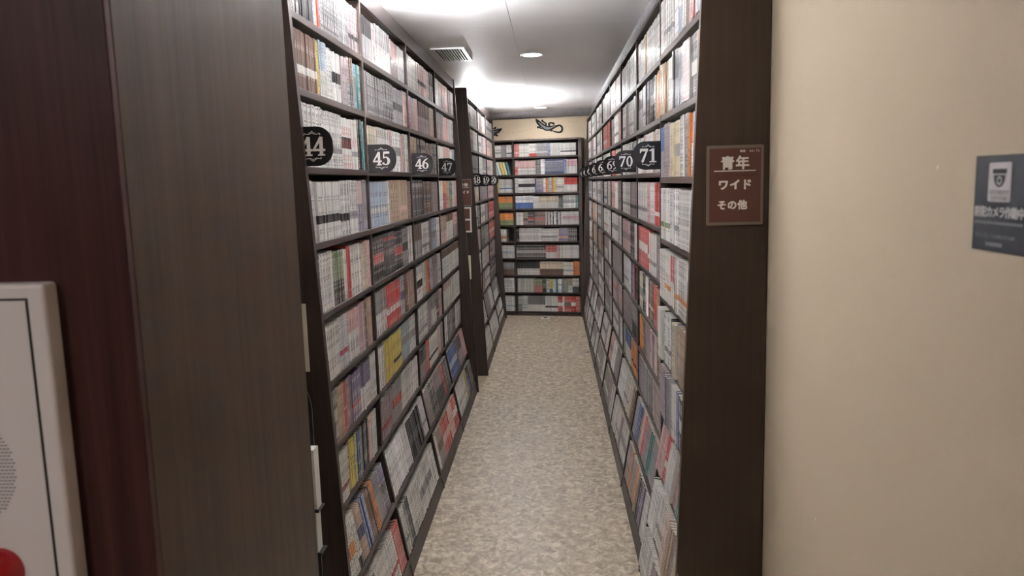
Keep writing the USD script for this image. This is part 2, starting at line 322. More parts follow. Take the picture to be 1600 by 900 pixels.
# runs from left to right: base colour, then band colour and band place, then the share of the shelf
SPEC = {
 'A': [  # columns 44, 45, 46, 47; ten shelves each, top to bottom
  ['G:18 gkB:14 b:3 c:3 r:3 t:3 Ggt:24 g:16 mks:16', 'nwx:33 y:3 BwB:9 w:10 wkm:12 m:9 nGB:8 gBt:10 t:6', 'w:34 wgs:28 wkm:14 wgs:10 kGt:9 t:5', 'w:24 wkx:30 wkx:14 wgx:14 vpT:12 g:6', 'k:4 w:8 n:11 w:15 lkB:17 w:4 r:4 w:20 c:9 p:8',
   'wgs:16 ro:3 w:24 wrs:14 wpT:18 ps:10 n:5 s:10', 'gkT:16 Ggm:18 s:8 r:4 m:10 vrs:13 wvT:18 w:13', 'w:20 wrs:24 n:4 y:7 l:3 y:3 b:5 g:8 G:10 p:6 w:10', 'worm:36 wkb:6 sNm:10 b:12 n:8 o:6 g:10 vkm:12', 'nGs:14 Gwh:14 kwf:20 w:22 Wrs:14 r:16'],
  ['gkT:22 p:6 wgT:30 b:4 mpT:20 w:18', 'm:8 G:32 kGm:24 gkm:24 p:12', 'c:22 wgs:30 p:6 Wgm:22 p:8 w:12', 'Bwx:40 w:4 s:22 sps:26 n:8', 'krm:26 Grh:22 krm:22 gkm:16 w:14', 'wgT:26 rwx:34 Bbm:12 n:8 s:20', 'w:16 y:20 yks:20 Bgm:24 wgm:20', 'mrs:22 g:8 grm:22 w:34 W:14', 'W:36 w:14 kGm:36 wgs:14', 'wgs:10 g:6 G:6 w:22 wgm:34 W:22'],
  ['w:36 pkx:34 p:12 gkT:18', 'r:8 b:8 s:6 p:10 B:6 mnT:38 g:8 s:16', 's:24 GkT:30 nmx:26 G:20', 'Gmh:40 nGm:30 m:30', 'gnT:30 wgs:25 g:10 Bgm:20 W:15', 'Wkm:22 w:18 o:7 ros:7 B:10 mgm:20 w:16', 'wgs:38 m:12 wgT:24 nps:14 p:12', 'mGT:26 r:12 wks:34 p:14 g:14', 'm:14 l:6 Gmh:20 mGB:30 r:10 G:20', 'w:10 mnm:20 rpm:30 p:20 rwm:20'],
  ['w:22 mpT:30 p:18 m:14 w:16', 'mgT:40 p:26 B:14 w:20', 'wgs:34 pgm:30 W:20 B:16', 'W:26 roT:16 s:16 tlB:14 w:14 p:14', 'psT:34 wnt:40 mpT:26', 'wnt:60 wnt:40', 'wpt:50 w:50', 'w:20 G:14 g:12 Gkm:18 w:36', 'bBm:44 n:6 mGT:26 p:24', 'w:52 y:4 s:8 bkT:16 G:20']],
 'B': [
  ['gGm:40 w:30 m:30', 'mpT:50 w:50', 'w:40 gGs:60', 'w:30 s:30 c:40', 'wkx:70 G:30', 'w:40 p:60', 'wns:60 w:40', 'g:50 p:50', 'p:40 n:20 w:40', 'w:100'],
  ['w:24 m:30 c:22 w:24', 'wgm:40 g:30 p:30', 'w:50 gws:50', 'mgm:100', 'wgm:60 g:40', 'GlT:40 gls:60', 'wps:60 p:40', 'm:30 wmm:70', 'mgm:60 w:40', 'wgs:60 w:40'],
  ['gGm:100', 'pmT:60 s:40', 'pgm:60 w:40', 'pms:100', 'rps:100', 'rpm:100', 'nps:50 m:50', 'Ggm:100', 'wgT:70 g:30', 'wkx:60 Wkx:40']],
 'C': {  # (column from the far end, shelf): a few that stand out
  (6, 0): 'W:20 Ws:10 c:8 o:3 w:30 wgs:29', (6, 1): 'gkT:20 wgs:20 G:14 kgm:24 c:8 o:14', (6, 2): 'W:12 wgs:20 p:8 wgs:28 s:4 c:12 w:16', (6, 3): 'wgs:40 p:12 W:20 rws:28', (6, 4): 'rwm:42 rws:8 wgs:26 m:24', (6, 5): 'cgm:18 kgx:16 W:10 nps:30 r:8 s:18',
  (6, 6): 'o:16 n:14 m:20 p:8 v:10 c:14 n:18', (6, 7): 'v:12 m:14 g:14 v:10 G:12 s:8 m:30', (6, 8): 'g:10 b:12 G:10 p:10 r:8 m:20 t:8 g:22', (6, 9): 'm:20 o:6 g:16 o:8 s:8 G:12 v:14 w:16',
  (5, 1): 'wgs:26 m:20 wgs:30 g:24', (5, 2): 'W:30 wgm:40 g:30', (5, 3): 'wgs:60 mks:40', (5, 4): 'pmm:50 kms:30 w:20', (5, 5): 'wgs:40 W:20 b:14 r:6 k:20', (5, 6): 'mgm:60 gkB:40', (5, 7): 'lw:20 wbT:30 oks:50', (5, 8): 'W:40 wgs:30 c:10 n:20', (4, 2): 'r:20 rws:20 s:20 w:40',
  (3, 1): 'rps:60 r:40', (3, 2): 'Wps:100', (3, 4): 'Wps:60 W:40', (3, 3): 'wbs:50 k:10 w:40', (2, 5): 's:60 n:40', (1, 4): 'sos:60 p:40', (1, 5): 'sos:60 m:40', (4, 6): 'pom:40 m:30 ps:30', (4, 5): 'mgm:100'},
 'D': ['w:11 wgs:24 W:11 wBB:10 WoT:8 p:9 r:4 w:9 B:14', 'c:9 o:4 s:9 wgm:13 gGT:10 g:9 B:4 W:13 Gwm:12 snm:9 t:8', 'gbT:13 m:12 c:9 y:5 cgm:13 W:10 g:8 o:5 WoT:7 B:8 b:10', 'wls:26 w:10 Wgs:14 s:4 w:24 Wts:10 W:12',
       'w:14 wos:15 rwB:10 n:4 wos:28 W:19 wos:10', 'w:12 lys:6 Wgs:14 kwm:8 c:8 b:5 s:14 r:7 W:26', 'm:16 v:5 g:15 w:10 b:6 kwm:12 c:12 s:12 W:12', 'y:5 p:14 rwx:12 w:16 pr:8 t:8 wgs:14 s:10 W:13', 'G:5 W:18 wgs:20 p:8 s:11 m:10 c:15 w:13', 'w:30 m:20 g:20 w:30'],
 'E': [
  ['w:18 wgx:60 g:12 wks:10', '', 'p:55 s:10 y:8 wbs:27', 'olB:100', 'olB:100', 'wox:86', 'wBm:100', 'rtB:50 gnB:50', 'gkB:64 W:36', 'bWm:26 WBs:74'],
  ['rps:9 w:17 wrb:13 gws:18 b:2 w:16 wks:25', 'rpT:5 pwB:28 kGm:9 W:6 Ngh:30 b:4 wpT:18', 'w:5 wkm:26 N:3 vgT:11 W:3 o:5 B:6 o:4 y:3 wgs:13 wrT:21', 'Wbb:0 WbB:28 W:9 wcT:30 k:7 wgm:20 t:6', 'w:11 nlT:8 Grm:10 k:2 nrm:16 kWf:0 W:3 k:2 W:3 k:2 W:3 k:2 W:3 k:2 W:3 k:2 W:3 wpm:25', 'k:5 w:36 wgx:26 c:2 vos:16 kGm:15', 'kgm:46 rwB:17 p:4 w:33', 'wkT:36 cnB:36 wBx:16 o:12',
   'w:26 lrB:14 kGt:6 w:6 ybb:5 W:4 t:4 W:5 v:4 l:6 wsT:8 wGB:12', 'wgB:8 w:9 GwB:28 wks:20 rWm:8 W:3 rkm:10 rWm:7 r:7']]}
FILL = ['w:22 wgs:26 m:16 wgm:36', 'wgs:40 p:12 wps:28 g:20', 'mgm:36 w:24 Wgs:40', 'w:18 gGm:22 wmT:34 p:26', 'pms:30 W:26 wkx:20 m:24', 'wgT:34 gws:30 s:12 w:24', 'mpT:44 wgs:30 g:26']
FILLC = ['w:22 wgs:26 m:10 wgm:42', 'mgm:36 Wgs:34 p:30', 'wgm:56 g:14 w:30', 'pmm:34 W:26 mgs:40', 'gws:50 m:20 w:30', 'wmT:44 g:14 W:42']
books = []            # every book before it is built
runs = 0
def jitter(c, s): return tuple(np.clip(np.array(c) * (1 + rng.normal(0, s)), 0.004, 0.85))
def fill(case, key, col, row, spec, hmax=0.186, thick=(0.0125, 0.0195), depth=0.118, rec=(0.004, 0.010), slack=0.004, big=False):
    global runs
    n = len(case.ups)
    a = case.ups[col] + (0.0125 if col == 0 else TH / 2) + 0.0015
    b = case.ups[col + 1] - (0.0125 if col == n - 2 else TH / 2) - 0.0015
    o, ein, eup = case.axes(row + 1)
    gap = (case.zs[row] - case.zs[row + 1]) - 0.022
    toks = [t.split(':') for t in spec.split()]
    toks = [(k, float(v)) for k, v in toks if float(v) > 0]
    tot = max(100.0, sum(v for _, v in toks)); u = a + slack * rng.random()
    for ri, (k, v) in enumerate(toks):
        runs += 1
        base = COL[k[0]][1]; bandc, band = base, (2, 2)
        if len(k) >= 3: bandc, band = COL[k[1]][1], BAND[k[-1]]
        band = tuple(np.array(band) + rng.normal(0, 0.02))
        lum = np.mean(base); ink = (0.03, 0.028, 0.03) if lum > 0.2 else (0.55, 0.53, 0.50)
        if rng.random() < 0.16 and lum > 0.3: ink = COL[rng.choice(list('rbnvt'))][1]
        tt = rng.uniform(*thick); h = min(gap - rng.uniform(0.012, 0.023), hmax * rng.uniform(0.955, 1.0))
        dep = depth * rng.uniform(0.94, 1.0); rr = rng.uniform(*rec); sd = rng.random() * 9; thr = rng.uniform(0.34, 0.56)
        end = min(u + (b - a) * v / tot, b)
        first = True
        while u + tt * 0.6 < end or first:
            first = False
            t = tt * rng.uniform(0.93, 1.06)
            if u + t > b: break
            bump = 0.003 * rng.random() + (0.006 * rng.random() if rng.random() < 0.06 else 0)
            books.append(dict(key=key, col=col, row=row, run=runs, code=k, o=o + case.U * u + eup * 0.0106 + ein * max(rr + rng.normal(0, 0.0012) - bump * 0.5, -0.03 if big else 0.001),
                              U=case.U, I=ein, V=eup, t=t - 0.0003, h=h - abs(rng.normal(0, 0.0012)), d=dep, c1=jitter(base, 0.09), c2=jitter(bandc, 0.09), ink=ink, band=band,
                              seed=(sd, thr, rng.random()), u=u, big=big))
            u += t
for col in range(4):
    for row in range(10): fill(CA, 'A', col, row, SPEC['A'][col][row])
for col in range(3):
    for row in range(10): fill(CB, 'B', col, row, SPEC['B'][col][row], thick=(0.013, 0.020))
for col in range(7):
    for row in range(10):
        s = SPEC['C'].get((col, row)) or FILLC[int(rng.integers(len(FILLC)))]
        fill(CC, 'C', col, row, s, thick=(0.0125, 0.020))
for row in range(10): fill(CD, 'D', 0, row, SPEC['D'][row], hmax=0.192, thick=(0.016, 0.026), depth=0.125, rec=(-0.002, 0.005) if row < 4 else (-0.014, 0.0), big=True)
for col in range(2):
    for row in range(10):
        if SPEC['E'][col][row]: fill(CE, 'E', col, row, SPEC['E'][col][row], thick=(0.013, 0.020))

def quads_to_mesh(Q, N):
    """Arrays of quads (n, 4, 3) and their corner normals -> points, triangles, normals."""
    n = len(Q); f = np.arange(n)[:, None] * 4
    F = np.concatenate([f + [0, 1, 2], f + [0, 2, 3]], 1).reshape(-1, 3)
    return Q.reshape(-1, 3), F, N.reshape(-1, 3)
PU = np.array([0, .10, .5, .90, 1.0])
def spine_profile(t):
    bul = min(0.0026, t * 0.16)
    d = bul * np.array([1, .32, 0, .32, 1]); u = PU * t
    tu, td = np.gradient(u), np.gradient(d)
    nn = np.stack([td, -tu], 1); nn /= np.linalg.norm(nn, axis=1)[:, None]
    return np.stack([u, d], 1), nn
def wall(p, q, z0, z1): return [[*p, z0], [*q, z0], [*q, z1], [*p, z1]]
def solid_book(b):
    """Spine, boards and page block as one closed shell: quads, normals, spine coordinates and a flag for the pages."""
    t, h, d = b['t'], b['h'], b['d']; P, NN = spine_profile(t)
    Q, N, S, G = [], [], [], []
    for i in range(4):
        Q.append(wall(P[i], P[i + 1], 0, h)); a, c = [*NN[i], 0], [*NN[i + 1], 0]; N.append([a, c, c, a]); S.append([[PU[i], 0, 1], [PU[i + 1], 0, 1], [PU[i + 1], 1, 1], [PU[i], 1, 1]]); G.append(0)
    for p, q, n in (((0, d), P[0], (-1, 0, 0)), (P[4], (t, d), (1, 0, 0))):
        Q.append(wall(p, q, 0, h)); N.append([n] * 4); S.append([[0, 0, 0], [1, 0, 0], [1, 1, 0], [0, 1, 0]]); G.append(0)
    Q.append(wall((t, d), (0, d), 0, h)); N.append([(0, 1, 0)] * 4); S.append([[0, 0, 0]] * 4); G.append(1)
    for z, s in ((h, 1), (0, -1)):
        for i, j in ((0, 1), (1, 2), (2, 3), (3, 4)):
            pts = [[*P[i], z], [*P[j], z], [P[j][0], d, z], [P[i][0], d, z]]
            Q.append(pts if s > 0 else pts[::-1]); N.append([(0, 0, s)] * 4); S.append([[0, 0, 0]] * 4); G.append(1)
    return np.array(Q, float), np.array(N, float), np.array(S, float), np.repeat(G, 4)
def cover_book(b):
    """The cover of one book: a folded shell with thickness."""
    t, h, d = b['t'], b['h'], b['d']; w = 0.0007; P, NN = spine_profile(t)
    O_ = np.vstack([[0, d], P, [t, d]]); n0 = np.vstack([[-1, 0], NN, [1, 0]])
    I_ = O_.copy(); I_[:, 0] = np.clip(O_[:, 0], w, t - w); I_[1:-1, 1] += 0.0012
    SU = np.concatenate([[0], PU, [1]])
    Q, N, S = [], [], []
    for i in range(6):
        fl = 1 if 1 <= i <= 4 else 0
        a, c = ([*n0[i], 0], [*n0[i + 1], 0]) if fl else (([-1, 0, 0],) * 2 if i == 0 else ([1, 0, 0],) * 2)
        Q.append(wall(O_[i], O_[i + 1], 0, h)); N.append([a, c, c, a]); S.append([[SU[i], 0, fl], [SU[i + 1], 0, fl], [SU[i + 1], 1, fl], [SU[i], 1, fl]])
        Q.append(wall(I_[i + 1], I_[i], 0, h)); N.append([[-x for x in c], [-x for x in a], [-x for x in a], [-x for x in c]]); S.append([[.5, .01, 0]] * 4)
        for z, s in ((h, 1), (0, -1)):
            q = [[*O_[i], z], [*O_[i + 1], z], [*I_[i + 1], z], [*I_[i], z]]
            Q.append(q if s > 0 else q[::-1]); N.append([(0, 0, s)] * 4); S.append([[.5, .99, 0]] * 4)
    for o_, i_ in ((O_[6], I_[6]), (I_[0], O_[0])):
        Q.append(wall(o_, i_, 0, h)); N.append([(0, 1, 0)] * 4); S.append([[.5, .5, 0]] * 4)
    return np.array(Q, float), np.array(N, float), np.array(S, float)
PV = Sdf.ValueTypeNames.Color3fArray
def raw_mesh(path, pts, F, N, material, pv):
    m = UsdGeom.Mesh.Define(stage, path)
    m.CreatePointsAttr(Vt.Vec3fArray.FromNumpy(pts.astype(np.float32)))
    m.CreateFaceVertexCountsAttr(Vt.IntArray.FromNumpy(np.full(len(F), 3, np.int32)))
    m.CreateFaceVertexIndicesAttr(Vt.IntArray.FromNumpy(F.astype(np.int32).ravel()))
    m.CreateSubdivisionSchemeAttr('none')
    m.CreateNormalsAttr(Vt.Vec3fArray.FromNumpy(N.astype(np.float32))); m.SetNormalsInterpolation('vertex')
    api = UsdGeom.PrimvarsAPI(m)
    for k, v in pv.items(): api.CreatePrimvar(k, PV, 'vertex').Set(Vt.Vec3fArray.FromNumpy(np.ascontiguousarray(v, np.float32)))
    UsdShade.MaterialBindingAPI.Apply(m.GetPrim()).Bind(material)
    return m.GetPrim()
def attrs(b, n):
    return {'col1': np.tile(b['c1'], (n, 1)), 'col2': np.tile(b['c2'], (n, 1)), 'ink': np.tile(b['ink'], (n, 1)), 'band': np.tile((*b['band'], 0), (n, 1)), 'seed': np.tile(b['seed'], (n, 1))}
def to_world(b, V): return b['o'] + V[:, :1] * b['U'] + V[:, 1:2] * b['I'] + V[:, 2:] * b['V']
def rot(b, V): return V[:, :1] * b['U'] + V[:, 1:2] * b['I'] + V[:, 2:] * b['V']
def shown(b):
    """Pixels that the spine covers in the picture, 0 if the near end panels hide it."""
    c = np.array([b['o'] + b['U'] * u + b['V'] * v for u, v in ((0, 0), (b['t'], 0), (b['t'], b['h']), (0, b['h']))])
    x, y = proj(c)
    area = 0.5 * abs(np.dot(x, np.roll(y, 1)) - np.dot(y, np.roll(x, 1)))
    mx, my = x.mean(), y.mean()
    if not (3 < mx < 1597 and my > 3 and my < 897): return 0
    zc = b['o'][2] + 0.09
    if b['key'] == 'A' and b['col'] == 0:
        e = proj(np.array([-0.68 + 0.004 + 0.107 * (2.297 - zc) / 2.297, 2.03, zc]))[0]
        if x.min() < e + 1: return 0
    if b['key'] == 'D':
        e = proj(np.array([0.403 - 0.004 - 0.093 * (2.31 - zc) / 2.31, 2.05, zc]))[0]
        if x.max() > e - 1: return 0
    if b['key'] in 'BCE': area *= 0.6
    return area
for b in books: b['px'] = shown(b)
pick = sorted([i for i, b in enumerate(books) if not b['big'] and b['px'] > 0], key=lambda i: -books[i]['px'])[:300]
pickbig = sorted([i for i, b in enumerate(books) if b['big'] and b['px'] > 0], key=lambda i: -books[i]['px'])[:300]
ORD = ['', 'first', 'second', 'third', 'fourth', 'fifth', 'sixth', 'seventh', 'eighth', 'ninth', 'tenth', 'eleventh', 'twelfth', 'thirteenth', 'fourteenth', 'fifteenth', 'sixteenth', 'seventeenth', 'eighteenth', 'nineteenth']
def ordinal(n):
    if n < 20: return ORD[n]
    t = {2: 'twent', 3: 'thirt', 4: 'fort', 5: 'fift', 6: 'sixt', 7: 'sevent'}[n // 10]
    return t + 'ieth' if n % 10 == 0 else t + 'y-' + ORD[n % 10]
cells = {}
for i, b in enumerate(books): cells.setdefault((b['key'], b['col'], b['row']), []).append(i)
def describe(b, k):
    side = {'A': f'section {44 + b["col"]}', 'D': 'the nearest right bookcase'}.get(b['key'])
    rank = ordinal(b['row'] + 1)
    if b['row'] == 9: rank = 'bottom'
    if b['key'] == 'D': return f'{COL[b["code"][0]][0]} book, {ordinal(k)} from the left on {rank} shelf of {side}'
    return f'{COL[b["code"][0]][0]} paperback, {ordinal(k)} from the right on {rank} shelf of {side}'
chosen = {}
for i in pick + pickbig:
    b = books[i]; L = cells[b['key'], b['col'], b['row']]; pos = L.index(i)
    k = len(L) - pos if b['key'] != 'D' else pos + 1
    name = 'large_format_book' if b['big'] else 'paperback_book'
    sec = {'A': f'section {44 + b["col"]}', 'B': f'section {48 + b["col"]}', 'C': f'section {65 + b["col"]}', 'D': 'the nearest right bookcase', 'E': 'the far bookcase'}[b['key']]
    wh = f'{COL[b["code"][0]][0]} books on shelf {b["row"] + 1} of {sec}'
    t = thing(name, describe(b, k) if b['key'] in 'AD' else f'{COL[b["code"][0]][0]} paperback, {ordinal(k)} from the right on {ordinal(b["row"] + 1)} shelf of {sec}', 'book', tuple(b['o']), group=wh)
    p = str(t.GetPath())
    Q, N, S = cover_book(b); pts, F, nn = quads_to_mesh(Q, N)
    pv = attrs(b, len(pts)); pv['spine'] = S.reshape(-1, 3)
    raw_mesh(p + '/cover', rot(b, pts), F, rot(b, nn), BOOK, pv)
    pg = bx((0.0009, 0.0042, 0.0008), (b['t'] - 0.0009, b['d'] - 0.0015, b['h'] - 0.0025))
    M = np.eye(4); M[:3, 0], M[:3, 1], M[:3, 2] = b['U'], b['I'], b['V']; pg.apply_transform(M)
    usdkit.mesh(stage, p + '/page_block', pg, PAGES)
    chosen[i] = 1
AP, AF, AN, AV, off = [], [], [], {k: [] for k in ('col1', 'col2', 'ink', 'band', 'seed', 'spine')}, 0
for i, b in enumerate(books):
    if i in chosen: continue
    Q, N, S, G = solid_book(b); pts, F, nn = quads_to_mesh(Q, N); pv = attrs(b, len(pts)); pv['spine'] = S.reshape(-1, 3)
    pv['col1'][G == 1] = (0.58, 0.55, 0.49); pv['band'][G == 1] = (3, 3, 0)
    AP.append(to_world(b, pts)); AN.append(rot(b, nn)); AF.append(F + off); off += len(pts)
    for k in AV: AV[k].append(pv[k])
pr = raw_mesh('/World/rows_of_books', np.vstack(AP), np.vstack(AF), np.vstack(AN), BOOK, {k: np.vstack(v) for k, v in AV.items()})
setd(pr, kind='stuff', label='thousands of smaller paperbacks packed along the shelves deeper in the aisle', category='books')

# ---------------------------------------------------------------- lettering
GLYPHS = {}
for line in '''青|3,89 4,109 9,113 23,114 23,134 16,140 16,158 22,164 82,164 83,171 88,177 111,177 116,172 117,164 180,164 186,159 186,139 178,133 178,114 191,113 196,109 197,89 191,83 170,82 171,-2 168,-14 159,-22 144,-25 117,-25 112,-21 106,-7 106,0 110,7 66,7 62,-23 57,-26 35,-25 31,-20 31,82 9,83
年|1,26 1,48 4,52 32,53 34,55 34,85 26,81 18,82 3,93 1,102 30,137 50,177 59,178 76,173 80,166 77,153 184,153 190,148 190,126 185,121 127,120 128,108 182,107 186,101 186,83 180,76 128,76 127,54 195,53 200,47 200,28 196,22 128,21 126,-21 122,-25 98,-25 93,-18 92,21 7,21/52,110 53,108 92,108 93,120 60,121/67,54 92,53 93,75 68,76
ワ|17,71 17,142 21,149 152,149 164,151 180,142 184,137 173,78 164,54 155,39 132,14 119,4 82,-15 69,-15 54,0 52,9 55,14 76,21 97,32 119,50 130,66 136,79 144,115 54,116 54,71 52,66 48,63 23,63
イ|8,70 8,75 13,81 61,97 104,120 130,139 157,166 164,165 181,149 181,140 161,120 128,95 129,-8 123,-15 97,-15 92,-11 91,73 29,48 22,48 17,52
ド|111,137 112,144 115,147 128,153 136,153 150,162 158,163 165,157 181,132 183,121 169,111 158,110 155,106 142,100 134,100 129,105;50,151 52,158 56,161 83,161 86,159 88,156 87,105 151,82 168,74 172,69 170,57 165,45 160,40 153,40 120,56 87,67 88,-11 85,-16 80,-18 59,-18 51,-12 52,142
そ|11,77 13,85 18,88 52,92 92,125 91,127 55,124 47,126 44,131 43,151 45,156 50,159 84,158 146,162 158,149 160,145 159,138 116,104 112,98 179,100 184,95 184,73 182,70 178,68 145,69 123,67 104,57 96,44 95,34 102,23 118,17 153,16 157,13 158,2 155,-12 149,-18 114,-17 97,-13 81,-5 70,6 63,21 62,43 68,60 19,55 13,61
の|9,49 10,80 16,98 24,112 37,127 53,139 83,151 95,153 122,152 140,147 154,140 176,119 183,107 189,89 191,72 189,50 183,32 175,19 165,8 151,-2 119,-14 102,-15 90,2 88,11 93,17 114,20 133,28 147,40 153,52 156,63 155,84 147,102 134,113 123,118 119,117 110,72 100,43 87,19 71,4 60,0 46,0 31,7 18,22/42,58 47,42 54,36 63,46 71,63 79,89 83,116 67,109 52,94 44,77
他|-5,84 -4,93 24,128 47,175 55,177 73,171 76,167 76,157 98,157 102,154 103,116 106,115 115,120 116,173 121,177 141,177 147,171 148,132 160,136 171,143 185,140 193,134 191,54 185,37 188,34 198,31 202,24 197,-4 187,-17 169,-23 102,-23 82,-17 76,-11 71,2 71,64 69,66 56,62 55,-21 50,-25 29,-25 23,-19 23,68 21,69 15,64 7,65/104,79 104,10 166,9 169,18 168,29 148,28 146,23 140,19 122,19 116,23 115,82/148,96 147,61 158,60 160,68 160,99 156,100/56,98 60,97 71,103 70,142 56,119
防|7,-18 7,161 12,168 72,169 86,159 86,144 116,144 117,146 111,162 112,170 118,174 136,177 141,174 144,168 152,144 193,144 197,142 199,139 199,117 196,113 131,112 129,106 130,99 181,99 187,94 183,7 178,-11 169,-21 157,-25 124,-25 118,-20 113,-4 114,4 119,8 147,7 149,9 153,41 152,67 126,66 121,41 111,16 101,1 85,-15 73,-23 64,-25 60,-23 47,-6 49,1 65,11 74,21 73,23 59,18 40,17 40,-17 36,-24 12,-25/68,102 83,73 84,46 86,45 94,71 97,111 72,112/40,52 52,49 53,62 48,76 41,84/40,125 42,124 44,126 46,137 40,136
犯|-3,39 -2,48 18,62 32,76 44,95 41,103 23,89 14,88 -2,105 -1,112 25,133 3,155 4,164 17,175 28,175 48,157 60,172 67,177 75,175 90,162 183,162 188,158 189,74 185,63 176,56 160,53 131,53 126,57 120,77 123,84 127,86 156,86 156,129 117,128 117,10 166,9 169,15 171,38 178,43 184,42 199,35 203,28 197,-6 185,-20 172,-24 112,-24 96,-19 89,-12 84,2 82,53 80,51 77,9 68,-13 59,-21 51,-24 16,-25 10,-19 5,2 11,8 42,8 46,22 47,42 45,43 20,22 12,22/69,127 78,99 80,68 83,66 83,144 72,134
カ|13,3 15,13 32,23 55,50 65,71 71,93 70,97 23,96 19,98 16,104 16,123 20,130 74,130 75,163 80,167 104,167 109,164 111,159 110,130 162,131 178,123 180,112 174,36 168,9 158,-6 143,-12 120,-12 103,-11 95,-4 93,17 97,23 134,22 136,24 143,61 144,97 105,96 99,65 85,32 69,10 44,-12 37,-15 32,-14
メ|14,3 14,10 17,14 52,33 75,52 88,67 73,81 38,104 38,115 51,130 60,131 110,97 125,124 137,159 146,161 169,152 171,143 154,103 138,75 183,31 184,24 182,20 168,5 161,3 156,5 116,44 78,9 42,-14 34,-15 30,-13
ラ|19,84 19,105 25,112 159,111 165,113 180,105 185,97 173,62 163,43 151,27 135,12 116,-1 73,-18 65,-15 53,-1 51,2 52,11 55,14 86,23 110,36 129,54 141,77 27,77 22,79;37,130 37,151 43,158 164,158 170,152 170,130 167,125 162,123 45,123 40,125
作|-2,85 -1,92 16,110 29,130 49,173 55,177 75,172 80,167 78,154 60,118 61,104 78,127 97,171 102,175 120,172 127,168 129,161 124,144 195,144 201,139 201,117 196,112 141,112 139,110 140,100 191,100 196,96 197,75 194,70 190,68 140,68 139,58 193,56 199,51 199,29 194,24 140,24 139,-20 134,-25 111,-25 106,-19 105,105 101,103 78,70 70,69 62,75 60,74 60,-18 54,-25 33,-25 28,-21 27,67 25,68 18,63 11,64
動|-1,2 2,11 14,14 5,22 5,40 7,43 5,48 6,113 1,116 -1,121 -1,135 5,143 2,160 5,164 101,175 105,172 114,156 112,148 108,144 115,141 117,131 121,130 123,171 130,175 147,175 155,167 154,130 190,130 195,127 197,110 192,12 187,-9 175,-22 163,-25 134,-24 125,-4 107,-22 98,-27 90,-24 78,-11 6,-18 2,-14/133,10 140,7 156,7 158,10 162,45 163,98 153,97 147,49/114,70 116,69 118,71 119,99 114,98
中|10,35 10,135 13,140 18,142 82,142 84,174 88,177 111,177 116,172 117,142 181,142 188,138 189,34 184,29 162,29 157,33 155,40 117,40 116,-20 113,-24 88,-25 83,-20 82,40 44,40 43,33 38,28 16,28/116,74 155,73 156,108 117,109/43,74 82,73 83,108 44,109
棚|3,39 19,75 28,109 27,113 8,113 6,115 6,131 8,133 30,134 31,171 46,172 49,170 50,133 69,134 69,160 71,162 123,161 125,22 128,24 131,50 131,160 133,162 188,161 188,-7 182,-16 171,-19 154,-19 148,-4 150,0 169,1 168,50 149,49 144,9 133,-19 129,-19 122,-12 115,-17 107,-19 89,-18 85,-1 105,1 104,50 86,49 78,9 64,-19 60,-19 51,-10 48,-19 30,-18 30,48 26,46 15,22 11,22/150,70 169,70 168,98 150,97/150,118 169,118 168,143 150,142/88,97 89,69 105,70 104,98/90,143 88,118 104,117 105,142/49,65 51,-3 53,-1 63,24 68,51 68,66 59,57 55,58 51,66/50,108 65,80 68,78 69,112 50,113
番|4,59 5,63 44,80 64,94 63,96 11,96 9,98 9,113 11,115 50,116 37,139 24,139 20,152 22,156 104,161 156,169 162,169 173,157 171,152 156,149 157,146 164,144 164,140 150,116 190,115 191,97 135,95 148,85 170,74 196,65 196,60 185,47 168,51 167,-19 149,-19 146,-13 56,-13 53,-20 37,-20 35,-19 35,51 14,46/110,6 146,5 147,17 111,18/110,36 146,35 147,45 111,46/112,88 110,87 111,64 141,65 140,68/110,116 126,115 141,147 110,144/55,6 88,5 89,17 56,18/55,36 88,35 89,45 56,46/61,67 61,64 88,64 89,86/62,138 74,115 89,116 88,142 63,140'''.split('\n'):
    ch, body = line.split('|')
    GLYPHS[ch] = unary_union([Polygon(*(lambda r: (r[0], r[1:]))([[tuple(map(int, q.split(','))) for q in ring.split(' ')] for ring in g.split('/')])).buffer(0) for g in body.split(';')])
def kana(text, size, gap=1.06, thin=0.0):
    """Japanese lettering as a flat shape, characters size tall, centred on the origin."""
    s = size / 190.0
    g = unary_union([affinity.translate(GLYPHS[c].buffer(-thin), k * 200 * gap, 0) for k, c in enumerate(text)])
    g = affinity.scale(g, s, s, origin=(0, 0)); a = g.bounds
    return affinity.translate(g, -(a[0] + a[2]) / 2, -(a[1] + a[3]) / 2).simplify(size * 0.006)
def latin(text, height, depth=0.0006, bold=False, centre=True):
    m = meshkit.text_mesh(text, height, depth, bold)
    if centre: m.apply_translation((-m.bounds[:, 0].mean(), -m.bounds[:, 1].mean(), 0))
    return m
def ell(cx, cy, rx, ry): return affinity.scale(Point(cx, cy).buffer(1, 24), rx, ry, origin=(cx, cy))
